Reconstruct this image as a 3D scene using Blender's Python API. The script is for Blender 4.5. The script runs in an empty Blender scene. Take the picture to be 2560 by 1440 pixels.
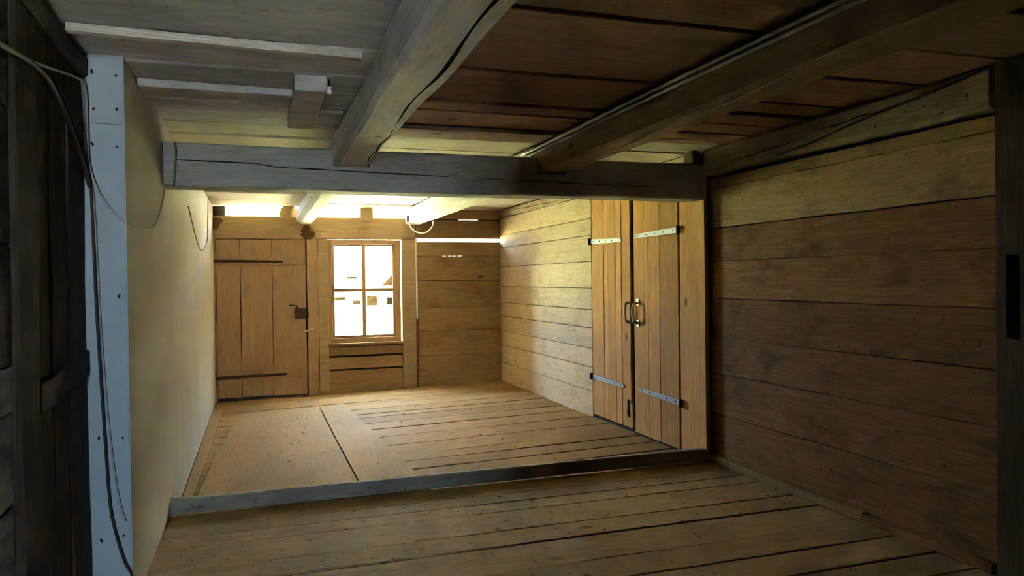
import bpy, math, random
from mathutils import Matrix, Vector

random.seed(7)
S = bpy.context.scene
C = S.collection

# ------------------------------------------------------------------ camera
H = 1.495
yaw, pitch, roll = 0.324345, 0.011477, -0.01267
fwd = Vector((math.sin(yaw) * math.cos(pitch), math.cos(yaw) * math.cos(pitch), -math.sin(pitch)))
rgt = Vector((math.cos(yaw), -math.sin(yaw), 0))
upv = rgt.cross(fwd)
r2 = rgt * math.cos(roll) + upv * math.sin(roll)
u2 = upv * math.cos(roll) - rgt * math.sin(roll)
cam_d = bpy.data.cameras.new('camera')
cam = bpy.data.objects.new('camera', cam_d)
C.objects.link(cam)
cam_d.sensor_fit = 'HORIZONTAL'
cam_d.sensor_width = 36.0
cam_d.lens = 1878.7 / 2560 * 36.0
cam_d.clip_start = 0.05
M = Matrix((r2, u2, -fwd)).transposed().to_4x4()
M.translation = Vector((0, 0, H))
cam.matrix_world = M
S.camera = cam

# ------------------------------------------------------------------ world, sun, window portals, exposure
SKY = 92.0
w = bpy.data.worlds.new('sky')
S.world = w
w.use_nodes = True
bg = w.node_tree.nodes['Background']
bg.inputs[0].default_value = (0.57, 0.79, 1.0, 1)
bg.inputs[1].default_value = SKY

sun_d = bpy.data.lights.new('sun', 'SUN')
sun_d.energy = 1150.0
sun_d.angle = math.radians(0.6)
sun_d.color = (1.0, 0.95, 0.86)
sun = bpy.data.objects.new('sun', sun_d)
C.objects.link(sun)
sun.rotation_euler = Vector((0.18, 0.37, -0.91)).to_track_quat('-Z', 'Y').to_euler()


def portal(name, loc, direction, sx, sy):
    d = bpy.data.lights.new(name, 'AREA')
    d.shape = 'RECTANGLE'
    d.size, d.size_y = sx, sy
    d.cycles.is_portal = True
    o = bpy.data.objects.new(name, d)
    C.objects.link(o)
    o.location = loc
    o.rotation_euler = Vector(direction).to_track_quat('-Z', 'Z').to_euler()


portal('window_portal', (1.42, 11.0, 1.36), (0, -1, 0), 1.02, 1.5)
portal('eave_portal', (0.8, 10.92, 2.45), (0, -1, 0), 2.6, 0.13)
portal('slit_portal', (2.78, 10.86, 2.08), (0, -1, 0), 1.28, 0.06)
portal('rear_window_portal', (-0.52, -2.02, 1.40), (0, 1, 0), 0.28, 1.74)

S.view_settings.view_transform = 'Standard'
S.view_settings.look = 'None'
S.view_settings.gamma = 1.0
S.view_settings.use_curve_mapping = False
S.view_settings.exposure = 0.0
cy = S.cycles
cy.use_denoising = True
cy.max_bounces = 6
cy.use_adaptive_sampling = True
cy.adaptive_threshold = 0.02
cy.adaptive_min_samples = 28
cy.use_light_tree = False
cy.diffuse_bounces = 5
cy.glossy_bounces = 3
cy.transmission_bounces = 6
cy.transparent_max_bounces = 16
cy.sample_clamp_indirect = 0.0
cy.sample_clamp_direct = 0.0
cy.caustics_reflective = False
cy.caustics_refractive = False

# ------------------------------------------------------------------ materials
MATS = {}


def nt_new(name):
    m = bpy.data.materials.new(name)
    m.use_nodes = True
    t = m.node_tree
    b = t.nodes['Principled BSDF']
    return m, t, b


def wood(name, axis, c1, c2, rough=0.8, knots=0.35, knot_col=(0.07, 0.03, 0.012), stain=0.35,
         stain_col=(0.5, 0.42, 0.36), var=0.25, grain=9.0, dust=None, dust_amt=0.0, bump=0.25, specks=0.0,
         knot_scale=2.6, spots=()):
    """planks: grain runs along the given axis, colour varies from board to board"""
    m, t, b = nt_new(name)
    N, L = t.nodes, t.links

    def node(ty, **kw):
        n = N.new(ty)
        for k, v in kw.items():
            setattr(n, k, v)
        return n

    def mixc(fac, a, bb, blend='MIX'):
        n = node('ShaderNodeMix', data_type='RGBA', blend_type=blend)
        for sock, v in ((n.inputs[0], fac), (n.inputs[6], a), (n.inputs[7], bb)):
            if hasattr(v, 'is_linked'):
                L.new(v, sock)
            else:
                sock.default_value = v if isinstance(v, float) else (*v, 1)
        return n.outputs[2]

    tc = node('ShaderNodeTexCoord')
    oi = node('ShaderNodeObjectInfo')
    off = node('ShaderNodeVectorMath', operation='SCALE')
    comb = node('ShaderNodeCombineXYZ')
    for i, k in enumerate((37.0, 71.0, 53.0)):
        mm = node('ShaderNodeMath', operation='MULTIPLY')
        L.new(oi.outputs['Random'], mm.inputs[0])
        mm.inputs[1].default_value = k
        L.new(mm.outputs[0], comb.inputs[i])
    add = node('ShaderNodeVectorMath', operation='ADD')
    L.new(tc.outputs['Object'], add.inputs[0])
    L.new(comb.outputs[0], add.inputs[1])

    def mapped(along, across):
        mp = node('ShaderNodeMapping')
        sc = [across] * 3
        sc['XYZ'.index(axis)] = along
        mp.inputs['Scale'].default_value = sc
        L.new(add.outputs[0], mp.inputs['Vector'])
        return mp.outputs[0]

    def noise(vec, scale, detail=4.0, rough_=0.6, dist=0.0):
        n = node('ShaderNodeTexNoise')
        n.inputs['Scale'].default_value = scale
        n.inputs['Detail'].default_value = detail
        n.inputs['Roughness'].default_value = rough_
        n.inputs['Distortion'].default_value = dist
        L.new(vec, n.inputs['Vector'])
        return n.outputs[0]

    def ramp(v, a, bb):
        n = node('ShaderNodeMapRange')
        n.inputs[1].default_value = a
        n.inputs[2].default_value = bb
        L.new(v, n.inputs[0])
        return n.outputs[0]

    g1 = noise(mapped(0.7, 9.0), grain * 0.35, 2, 0.6, 1.2)
    col = mixc(ramp(g1, 0.3, 0.7), c1, c2)
    fib = noise(mapped(1.5, 60.0), 3.0, 2, 0.7)
    f2 = ramp(fib, 0.30, 0.62)
    col = mixc(f2, tuple(0.72 * (x + y) / 2 for x, y in zip(c1, c2)), col)
    # knots
    if knots > 0:
        v = node('ShaderNodeTexVoronoi')
        v.inputs['Scale'].default_value = knot_scale
        L.new(mapped(0.8, 1.6), v.inputs['Vector'])
        k = ramp(v.outputs['Distance'], 0.13, 0.05)
        sel = node('ShaderNodeMath', operation='LESS_THAN')
        sp = node('ShaderNodeSeparateColor')
        L.new(v.outputs['Color'], sp.inputs[0])
        L.new(sp.outputs[0], sel.inputs[0])
        sel.inputs[1].default_value = knots
        kk = node('ShaderNodeMath', operation='MULTIPLY')
        L.new(k, kk.inputs[0])
        L.new(sel.outputs[0], kk.inputs[1])
        k3 = node('ShaderNodeMath', operation='MULTIPLY')
        L.new(kk.outputs[0], k3.inputs[0])
        k3.inputs[1].default_value = 0.75
        col = mixc(k3.outputs[0], col, knot_col)
    # stains of their own shape
    st = ramp(noise(mapped(1.2, 2.0), 2.2, 3, 0.65), 0.50, 0.72)
    sm = node('ShaderNodeMath', operation='MULTIPLY')
    L.new(st, sm.inputs[0])
    sm.inputs[1].default_value = stain
    col = mixc(sm.outputs[0], col, mixc(1.0, col, stain_col, 'MULTIPLY'))
    if dust:
        dn = ramp(noise(mapped(2.0, 5.0), 2.0, 3, 0.7), 0.35, 0.65)
        dm = node('ShaderNodeMath', operation='MULTIPLY')
        L.new(dn, dm.inputs[0])
        dm.inputs[1].default_value = dust_amt
        col = mixc(dm.outputs[0], col, dust)
    if specks > 0:
        sn = ramp(noise(mapped(14.0, 22.0), 1.6, 1, 0.5), 0.70, 0.76)
        sk = node('ShaderNodeMath', operation='MULTIPLY')
        L.new(sn, sk.inputs[0])
        sk.inputs[1].default_value = specks
        col = mixc(sk.outputs[0], col, (0.04, 0.025, 0.015))
    for (sx_, sy_, sz_, rad, scol) in spots:
        # a water stain with a ragged outline
        dv = node('ShaderNodeVectorMath', operation='DISTANCE')
        L.new(tc.outputs['Object'], dv.inputs[0])
        dv.inputs[1].default_value = (sx_, sy_, sz_)
        nz = noise(mapped(6.0, 9.0), 1.5, 2, 0.6)
        ad = node('ShaderNodeMath', operation='MULTIPLY_ADD')
        L.new(nz, ad.inputs[0])
        ad.inputs[1].default_value = rad * 3.0
        L.new(dv.outputs['Value'], ad.inputs[2])
        col = mixc(ramp(ad.outputs[0], rad * 2.35, rad * 2.1), col, scol)
    hsv = node('ShaderNodeHueSaturation')
    L.new(col, hsv.inputs['Color'])
    vr = node('ShaderNodeMapRange')
    L.new(oi.outputs['Random'], vr.inputs[0])
    vr.inputs[3].default_value = 1.0 - var
    vr.inputs[4].default_value = 1.0 + var * 0.7
    L.new(vr.outputs[0], hsv.inputs['Value'])
    L.new(hsv.outputs[0], b.inputs['Base Color'])
    b.inputs['Roughness'].default_value = rough
    b.inputs['Specular IOR Level'].default_value = 0.06
    MATS[name] = m
    return m


def plain(name, col, rough=0.6, metal=0.0, noise_amt=0.15, scale=20.0, col2=None, bump=0.0):
    m, t, b = nt_new(name)
    N, L = t.nodes, t.links
    tc = N.new('ShaderNodeTexCoord')
    n = N.new('ShaderNodeTexNoise')
    n.inputs['Scale'].default_value = scale
    n.inputs['Detail'].default_value = 3
    L.new(tc.outputs['Object'], n.inputs['Vector'])
    mr = N.new('ShaderNodeMapRange')
    mr.inputs[1].default_value = 0.35
    mr.inputs[2].default_value = 0.65
    L.new(n.outputs[0], mr.inputs[0])
    mx = N.new('ShaderNodeMix')
    mx.data_type = 'RGBA'
    L.new(mr.outputs[0], mx.inputs[0])
    mx.inputs[6].default_value = (*col, 1)
    c2 = col2 or tuple(c * (1 - noise_amt) for c in col)
    mx.inputs[7].default_value = (*c2, 1)
    L.new(mx.outputs[2], b.inputs['Base Color'])
    b.inputs['Roughness'].default_value = rough
    b.inputs['Metallic'].default_value = metal
    b.inputs['Specular IOR Level'].default_value = 0.3
    if bump:
        bp = N.new('ShaderNodeBump')
        bp.inputs['Strength'].default_value = bump
        bp.inputs['Distance'].default_value = 0.003
        L.new(n.outputs[0], bp.inputs['Height'])
        L.new(bp.outputs[0], b.inputs['Normal'])
    MATS[name] = m
    return m


# planks of the back room: honey-coloured spruce
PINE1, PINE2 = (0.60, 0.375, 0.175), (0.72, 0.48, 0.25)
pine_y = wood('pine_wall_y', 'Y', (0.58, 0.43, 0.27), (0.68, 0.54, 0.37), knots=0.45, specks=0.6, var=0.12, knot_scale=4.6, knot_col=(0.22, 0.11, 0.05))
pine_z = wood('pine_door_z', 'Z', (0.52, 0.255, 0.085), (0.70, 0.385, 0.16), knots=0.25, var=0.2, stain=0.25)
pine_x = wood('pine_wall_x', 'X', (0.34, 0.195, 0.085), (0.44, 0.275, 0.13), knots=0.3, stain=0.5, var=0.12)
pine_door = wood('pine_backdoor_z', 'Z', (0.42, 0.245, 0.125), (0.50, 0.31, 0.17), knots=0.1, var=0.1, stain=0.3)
pine_beam_x = wood('pine_plate_x', 'X', (0.40, 0.255, 0.13), (0.48, 0.33, 0.185), knots=0.15, var=0.05, stain=0.4)
plate_back = wood('stained_plate_x', 'X', (0.40, 0.255, 0.13), (0.48, 0.33, 0.185), knots=0.15, var=0.0, stain=0.4,
                  spots=[(-0.12, -0.09, -0.075, 0.13, (0.10, 0.045, 0.02)), (-1.33, -0.09, 0.06, 0.12, (0.12, 0.06, 0.03))])
floor_back = wood('pine_floor_back', 'X', (0.30, 0.170, 0.070), (0.38, 0.225, 0.10), knots=0.35, stain=0.3, var=0.12, specks=0.7)
sheet_mat = wood('chipboard', 'Y', (0.36, 0.215, 0.10), (0.41, 0.255, 0.125), knots=0.0, stain=0.2, var=0.05, specks=0.4, bump=0.08)
floor_near = wood('grey_floor_x', 'X', (0.31, 0.185, 0.080), (0.40, 0.255, 0.12), knots=0.3, stain=0.5, var=0.15, specks=0.8,
                  dust=(0.34, 0.25, 0.15), dust_amt=0.4)
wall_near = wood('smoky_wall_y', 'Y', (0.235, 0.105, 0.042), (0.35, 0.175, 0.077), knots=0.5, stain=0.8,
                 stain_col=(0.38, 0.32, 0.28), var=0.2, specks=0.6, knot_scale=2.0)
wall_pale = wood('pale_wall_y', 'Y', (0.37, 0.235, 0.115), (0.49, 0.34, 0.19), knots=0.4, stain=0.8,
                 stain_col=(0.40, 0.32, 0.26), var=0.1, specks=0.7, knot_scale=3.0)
ceil_grey = wood('grey_ceiling_x', 'X', (0.45, 0.41, 0.35), (0.56, 0.52, 0.46), knots=0.1, stain=0.6,
                 stain_col=(0.6, 0.48, 0.38), var=0.18, dust=(0.60, 0.59, 0.56), dust_amt=0.6, specks=0.3)
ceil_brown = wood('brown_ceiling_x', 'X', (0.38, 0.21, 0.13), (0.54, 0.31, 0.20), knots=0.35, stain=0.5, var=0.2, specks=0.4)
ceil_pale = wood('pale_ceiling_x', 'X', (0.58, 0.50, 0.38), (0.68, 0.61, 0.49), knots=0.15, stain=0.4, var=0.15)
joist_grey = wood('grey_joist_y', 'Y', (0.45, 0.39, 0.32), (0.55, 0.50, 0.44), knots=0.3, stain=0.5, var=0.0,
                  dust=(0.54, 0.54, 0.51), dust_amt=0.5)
joist_pale = wood('pale_joist_y', 'Y', (0.60, 0.57, 0.50), (0.72, 0.70, 0.64), knots=0.1, stain=0.3, var=0.0, specks=0.3)  # back-room joists, paler than the front ones
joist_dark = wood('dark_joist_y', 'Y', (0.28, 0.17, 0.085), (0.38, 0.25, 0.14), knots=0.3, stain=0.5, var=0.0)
beam_grey = wood('grey_beam_x', 'X', (0.36, 0.33, 0.27), (0.45, 0.43, 0.38), knots=0.15, stain=0.5, var=0.0,
                 dust=(0.42, 0.44, 0.40), dust_amt=0.5)
sill_mat = wood('worn_sill_x', 'X', (0.32, 0.28, 0.22), (0.42, 0.38, 0.31), knots=0.1, stain=0.6, var=0.0, specks=0.5)
plate_near = wood('mottled_plate_y', 'Y', (0.36, 0.27, 0.16), (0.52, 0.43, 0.29), knots=0.2, stain=0.7,
                  stain_col=(0.45, 0.36, 0.3), var=0.1, specks=0.9)
dark_z = wood('dark_old_wood_z', 'Z', (0.045, 0.032, 0.024), (0.10, 0.072, 0.052), knots=0.0, stain=0.6, var=0.3)
dark_y = wood('dark_old_wood_y', 'Y', (0.045, 0.033, 0.026), (0.09, 0.066, 0.050), knots=0.0, stain=0.5, var=0.3,
              dust=(0.14, 0.15, 0.16), dust_amt=0.35)
blue_y = wood('bluish_planks_y', 'Y', (0.10, 0.09, 0.085), (0.20, 0.21, 0.22), knots=0.0, stain=0.6, var=0.2,  # lower planks of the dark wall, bluish patches over dark
              dust=(0.36, 0.42, 0.46), dust_amt=0.8)
post_dark = wood('dark_post_z', 'Z', (0.08, 0.055, 0.035), (0.13, 0.09, 0.06), knots=0.0, stain=0.4, var=0.2)
white_wall = plain('cream_fibreboard', (0.50, 0.49, 0.44), 0.75, scale=2.2, col2=(0.46, 0.445, 0.39), bump=0.05)
white_panel = plain('white_fibreboard', (0.42, 0.47, 0.49), 0.7, scale=3.0, noise_amt=0.1)  # white board with some of the sky light's blue tinted in
iron_dark = plain('black_iron', (0.035, 0.028, 0.024), 0.6, 0.6, scale=40)
iron_rust = plain('rusty_iron', (0.10, 0.055, 0.035), 0.75, 0.3, scale=60, col2=(0.06, 0.035, 0.025))
steel = plain('galvanised_steel', (0.30, 0.30, 0.29), 0.6, 0.7, scale=90, noise_amt=0.3)
brass_steel = plain('worn_steel', (0.55, 0.45, 0.32), 0.5, 0.6, scale=90, noise_amt=0.35)
cable_dark = plain('black_cable', (0.03, 0.027, 0.027), 0.6, scale=30)
cable_grey = plain('grey_cable', (0.40, 0.39, 0.36), 0.6, scale=30)
cable_brown = plain('brown_wire', (0.16, 0.12, 0.09), 0.7, scale=30)
plastic_white = plain('white_plastic', (0.78, 0.76, 0.70), 0.45, scale=30, noise_amt=0.08)
pipe_rust = plain('red_brown_pipe', (0.22, 0.055, 0.025), 0.6, scale=25, noise_amt=0.4)
porcelain = plain('porcelain', (0.80, 0.80, 0.78), 0.3, scale=30, noise_amt=0.05)
void_mat = plain('dark_boarding', (0.03, 0.024, 0.018), 0.95, scale=10)
shell_mat = plain('backing_board', (0.22, 0.15, 0.09), 0.9, scale=6)
grass_mat = plain('sunlit_meadow', (0.42, 0.45, 0.20), 0.95, scale=0.4, col2=(0.38, 0.42, 0.17))
gravel_mat = plain('pale_gravel', (0.52, 0.50, 0.36), 0.95, scale=3.0)
render_mat = plain('pale_render', (0.62, 0.60, 0.55), 0.9, scale=2.0)
cream_mat = plain('cream_render', (0.72, 0.62, 0.46), 0.9, scale=2.0)
tile_mat = plain('dark_roof', (0.05, 0.03, 0.02), 0.95, scale=3.0, noise_amt=0.5)
shutter_mat = plain('dark_shutter', (0.0042, 0.0028, 0.0012), 0.9, scale=8.0, noise_amt=0.5)
MATS['dark_shutter'].node_tree.nodes['Principled BSDF'].inputs['Specular IOR Level'].default_value = 0.0
chip_mat = plain('straw_and_chips', (0.45, 0.36, 0.2), 0.9, scale=50, col2=(0.10, 0.06, 0.03))
slate_mat = plain('grey_paving', (0.25, 0.29, 0.32), 0.9, scale=2.0)
blocker_mat = plain('dark_blocker_boards', (0.07, 0.05, 0.035), 0.9, scale=3.0)  # dark tone for the two light-blocking buildings added outside
stone_mat = plain('foundation_render', (0.4, 0.38, 0.35), 0.9, scale=4.0)

m, t, b = nt_new('window_glass')
t.nodes.remove(b)
tr = t.nodes.new('ShaderNodeBsdfTransparent')
tr.inputs[0].default_value = (0.94, 0.96, 0.95, 1)
gl = t.nodes.new('ShaderNodeBsdfGlossy')
gl.inputs['Roughness'].default_value = 0.03
mx = t.nodes.new('ShaderNodeMixShader')
mx.inputs[0].default_value = 0.06
t.links.new(tr.outputs[0], mx.inputs[1])
t.links.new(gl.outputs[0], mx.inputs[2])
t.links.new(mx.outputs[0], t.nodes['Material Output'].inputs[0])
glass = m

# ------------------------------------------------------------------ helpers


def link(name, verts, faces, mat, parent=None, smooth=False):
    """verts in world (parent-space) coordinates; the origin goes to the middle of the mesh"""
    lo = [min(v[i] for v in verts) for i in range(3)]
    hi = [max(v[i] for v in verts) for i in range(3)]
    c = [(a + b_) / 2 for a, b_ in zip(lo, hi)]
    me = bpy.data.meshes.new(name)
    me.from_pydata([(v[0] - c[0], v[1] - c[1], v[2] - c[2]) for v in verts], [], faces)
    me.update()
    me.materials.append(mat)
    if smooth:
        for p in me.polygons:
            p.use_smooth = True
    o = bpy.data.objects.new(name, me)
    C.objects.link(o)
    o.location = c
    if parent:
        o.parent = parent
        if parent.type == 'MESH' or parent.parent:
            # parents carry their own offset: children are written in the root's space
            pl = Vector((0, 0, 0))
            p = parent
            while p and not p.get('space_root'):
                pl += p.location
                p = p.parent
            o.location = Vector(c) - pl
    return o


def root(name, loc=(0, 0, 0)):
    o = bpy.data.objects.new(name, None)
    o.empty_display_size = 0.2
    C.objects.link(o)
    o.location = loc
    return o


def tag(o, label, cat=None, group=None, kind=None):
    o['label'] = label
    if cat:
        o['category'] = cat
    if group:
        o['group'] = group
    if kind:
        o['kind'] = kind
    return o


def box_vf(x0, x1, y0, y1, z0, z1, base=0):
    v = [(x0, y0, z0), (x1, y0, z0), (x1, y1, z0), (x0, y1, z0), (x0, y0, z1), (x1, y0, z1), (x1, y1, z1), (x0, y1, z1)]
    f = [(0, 3, 2, 1), (4, 5, 6, 7), (0, 1, 5, 4), (1, 2, 6, 5), (2, 3, 7, 6), (3, 0, 4, 7)]
    return v, [tuple(i + base for i in q) for q in f]


def boxes(name, lst, mat, parent=None):
    V, F = [], []
    for bx in lst:
        v, f = box_vf(*bx, base=len(V))
        V += v
        F += f
    return link(name, V, F, mat, parent)


def sweep(name, secs, mat, parent=None, smooth=False, flip=False, dark=()):
    """secs: list of cross-sections, each a list of 3D points of equal count"""
    n = len(secs[0])
    V = [p for s in secs for p in s]
    F = []
    for i in range(len(secs) - 1):
        for j in range(n):
            a, b_ = i * n + j, i * n + (j + 1) % n
            F.append((a, b_, b_ + n, a + n))
    F.append(tuple(range(n - 1, -1, -1)))
    F.append(tuple((len(secs) - 1) * n + j for j in range(n)))
    if flip:
        F = [tuple(reversed(q)) for q in F]
    o = link(name, V, F, mat, parent, smooth)
    if dark:
        # shade inside a drying crack, painted in with a dark material
        o.data.materials.append(void_mat)
        for i, p in enumerate(o.data.polygons):
            if i < (len(secs) - 1) * n and i % n in dark:
                p.material_index = 1
    return o


def board(name, x0, x1, y0, y1, z0, z1, axis, mat, parent=None, jit=0.003, nseg=3, ch=0.004, skew=0.0, slope=0.0):
    """a plank: chamfered section swept along its length with slightly uneven edges.
    skew shifts the far end sideways (first cross axis), slope shifts it along the second."""
    lo = (x0, y0, z0)
    hi = (x1, y1, z1)
    ai = 'XYZ'.index(axis)
    bi, ci = [i for i in range(3) if i != ai]
    if ai == 1:
        bi, ci = ci, bi
    secs = []
    cc = min(ch, 0.3 * min(hi[bi] - lo[bi], hi[ci] - lo[ci]))
    for k in range(nseg + 1):
        u = k / nseg
        a = lo[ai] + (hi[ai] - lo[ai]) * u
        j = [random.uniform(-jit, jit) for _ in range(4)]
        b0, b1 = lo[bi] + j[0] + skew * u, hi[bi] + j[1] + skew * u
        c0, c1 = lo[ci] + j[2] * 0.5 + slope * u, hi[ci] + j[3] * 0.5 + slope * u
        pts = [(b0 + cc, c0), (b1 - cc, c0), (b1, c0 + cc), (b1, c1 - cc), (b1 - cc, c1), (b0 + cc, c1), (b0, c1 - cc), (b0, c0 + cc)]
        s = []
        for pb, pc in pts:
            q = [0, 0, 0]
            q[ai], q[bi], q[ci] = a, pb, pc
            s.append(tuple(q))
        secs.append(s)
    # order bi,ci,ai is right-handed for X:(Y,Z), Y:(Z,X), Z:(X,Y): caps need outward normals
    return sweep(name, secs, mat, parent)


def smooth_path(pts, n=6):
    P = [Vector(p) for p in pts]
    if len(P) < 3:
        return P
    out = []
    for i in range(len(P) - 1):
        p0, p1, p2, p3 = P[max(i - 1, 0)], P[i], P[i + 1], P[min(i + 2, len(P) - 1)]
        for k in range(n):
            u = k / n
            out.append(0.5 * ((2 * p1) + (p2 - p0) * u + (2 * p0 - 5 * p1 + 4 * p2 - p3) * u * u + (3 * p1 - p0 - 3 * p2 + p3) * u ** 3))
    out.append(P[-1])
    return out


def tube(name, pts, r, mat, parent=None, sides=8, n=6, smooth=True):
    P = smooth_path(pts, n)
    secs = []
    ref = None
    for i, p in enumerate(P):
        d = (P[min(i + 1, len(P) - 1)] - P[max(i - 1, 0)]).normalized()
        if ref is None:
            ref = d.orthogonal().normalized()
        ref = (ref - d * ref.dot(d)).normalized()
        s = d.cross(ref)
        rr = r[i * (len(r) - 1) // max(1, len(P) - 1)] if isinstance(r, (list, tuple)) else r
        secs.append([tuple(p + (ref * math.cos(a) + s * math.sin(a)) * rr) for a in [2 * math.pi * k / sides for k in range(sides)]])
    return sweep(name, secs, mat, parent, smooth)


def hewn(name, axis, a0, a1, b0, b1, c0, c1, mat, parent=None, nseg=16, jit=0.006, ch=0.018, grooves=(), seed=1, profile=None):
    """a hand-hewn timber along X or Y.  Cross-section axes: for X: b=Y c=Z, for Y: b=X c=Z.
    grooves: (face, u0, u1, pos0, pos1, width, depth), face 'bot','blo' (b-low side); pos as fraction of that face."""
    rnd = random.Random(seed)
    ws = [rnd.uniform(0, 6.28) for _ in range(8)]
    gb = [g for g in grooves if g[0] == 'bot']
    gs = [g for g in grooves if g[0] == 'blo']
    us = sorted(set([k / nseg for k in range(nseg + 1)] + [g[1] for g in grooves] + [g[2] for g in grooves] + ([p[0] for p in profile] if profile else [])))
    secs = []
    for u in us:
        a = a0 + (a1 - a0) * u
        L_ = abs(a1 - a0)

        def wob(i):
            return jit * (math.sin(u * L_ * 2.1 + ws[i]) * 0.7 + math.sin(u * L_ * 5.3 + ws[i] * 2) * 0.3)
        B0, B1, C0, C1 = b0 + wob(0), b1 + wob(1), c0 + wob(2), c1
        pts = [(B0 + ch, C0)]

        def groove(g, lo, hi, fn):
            if g[1] < u < g[2]:
                k = (u - g[1]) / (g[2] - g[1])
                env = math.sin(math.pi * k) ** 0.5 * (0.7 + 0.3 * math.sin(k * 23 + g[3] * 9))
            else:
                k = 0.0 if u <= g[1] else 1.0
                env = 0.0
            pos = g[3] + (g[4] - g[3]) * k + 0.03 * math.sin(k * 17 + g[3] * 5)
            m_ = lo + (hi - lo) * pos
            hw = g[5] * 0.5 * env + 0.00005
            return m_, hw, g[6] * env
        dark = []
        for g in gb:
            dark += [len(pts), len(pts) + 1, len(pts) + 2]
            m_, hw, dp = groove(g, B0, B1, None)
            pts += [(m_ - hw, C0), (m_ - hw * 0.6, C0 + dp), (m_ + hw * 0.6, C0 + dp), (m_ + hw, C0)]
        pts += [(B1 - ch, C0), (B1, C0 + ch), (B1, C1 - ch), (B1 - ch, C1), (B0 + ch, C1), (B0, C1 - ch)]
        for g in gs:
            dark += [len(pts), len(pts) + 1, len(pts) + 2]
            m_, hw, dp = groove(g, C1, C0, None)
            pts += [(B0, m_ + hw), (B0 + dp, m_ + hw * 0.6), (B0 + dp, m_ - hw * 0.6), (B0, m_ - hw)]
        pts += [(B0, C0 + ch)]
        secs.append([(a, p, q) if axis == 'X' else (p, a, q) for p, q in pts])
    return sweep(name, secs, mat, parent, flip=(axis == 'Y'), dark=tuple(dark))


def strap_hinge(parent, p0, p1, width, normal, mat, pin_mat, holes=5, pin=0.035):
    """iron strap from the pin p0 to its tip p1, tapering, with nail heads and a pin block"""
    p0, p1, nrm = Vector(p0), Vector(p1), Vector(normal)
    d = (p1 - p0).normalized()
    s = d.cross(nrm).normalized()
    th = 0.006
    secs = []
    for u, wd in ((0, 1.0), (0.3, 0.95), (0.9, 0.75), (0.97, 0.7), (1.0, 0.3)):
        c = p0.lerp(p1, u)
        h = s * (width * wd * 0.5)
        secs.append([tuple(c - h), tuple(c + h), tuple(c + h + nrm * th), tuple(c - h + nrm * th)])
    o = sweep('strap_hinge', secs, mat, parent)
    z = Vector((0, 0, 1))
    c = p0 + nrm * 0.012
    blk = tube('hinge_pin', [c - z * pin, c, c + z * pin], 0.016, pin_mat, o, sides=10, n=2)
    for k in range(holes):
        u = 0.12 + 0.8 * k / (holes - 1)
        q = p0.lerp(p1, u) + nrm * th
        tube('nail', [q, q + nrm * 0.004], 0.006, pin_mat, o, sides=6)
    return o


# ------------------------------------------------------------------ measures
XL, XN, XR = -0.57, 3.48, 3.42
YS, YB = 5.28, 10.72
ZC = 2.53

# ------------------------------------------------------------------ outside: ground, neighbour
g = boxes('ground', [(-70, 80, 4, 120, -1.6, -1.3)], grass_mat)
tag(g, 'sunlit meadow outside the window', 'ground', kind='structure')
ry = boxes('lane', [(-70, 80, -60, 4, -1.6, -1.3)], slate_mat)
tag(ry, 'grey paved lane behind the house', 'lane', kind='structure')
bn = root('sky_blocker', (5.4, 12.2, -1.3))  # added out of view to block sky light from the right
bn['space_root'] = 1
boxes('wall', [(0, 7, 0, 16, 0, 5.2)], blocker_mat, bn)
link('roof', [(-0.3, -0.3, 5.1), (7.3, -0.3, 5.1), (7.3, 16.3, 5.1), (-0.3, 16.3, 5.1), (3.5, -0.3, 7.6), (3.5, 16.3, 7.6)],
     [(3, 2, 1, 0), (0, 1, 4), (2, 3, 5), (0, 4, 5, 3), (1, 2, 5, 4)], tile_mat, bn)
tag(bn, 'added dark timber barn standing right of the yard outside', 'sky_blocker')
hs = root('grazing_light_blocker', (-9.0, 11.4, -1.3))  # added out of view to cut grazing light into the right corner
hs['space_root'] = 1
boxes('wall', [(0, 6.0, 0, 3.2, 0, 7.0)], blocker_mat, hs)
link('roof', [(-0.3, -0.2, 6.9), (6.3, -0.2, 6.9), (6.3, 3.4, 6.9), (-0.3, 3.4, 6.9), (-0.3, 1.6, 8.6), (6.3, 1.6, 8.6)],
     [(3, 2, 1, 0), (0, 1, 5, 4), (2, 3, 4, 5), (0, 4, 3), (1, 2, 5)], tile_mat, hs)
tag(hs, 'added tall dark timber shed standing left of the yard outside', 'light_blocker')
gv = boxes('yard', [(-2.9, 5.3, 11.2, 16.5, -1.3, -1.27)], gravel_mat)
tag(gv, 'pale sunlit yard just outside the window', 'yard', kind='structure')

nb = root('neighbour_house', (5.0, 31, -1.3))
nb['space_root'] = 1


def nbx(name, *b):
    return boxes(name, [b], MATS[b[-1]] if isinstance(b[-1], str) else render_mat, nb)


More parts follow.
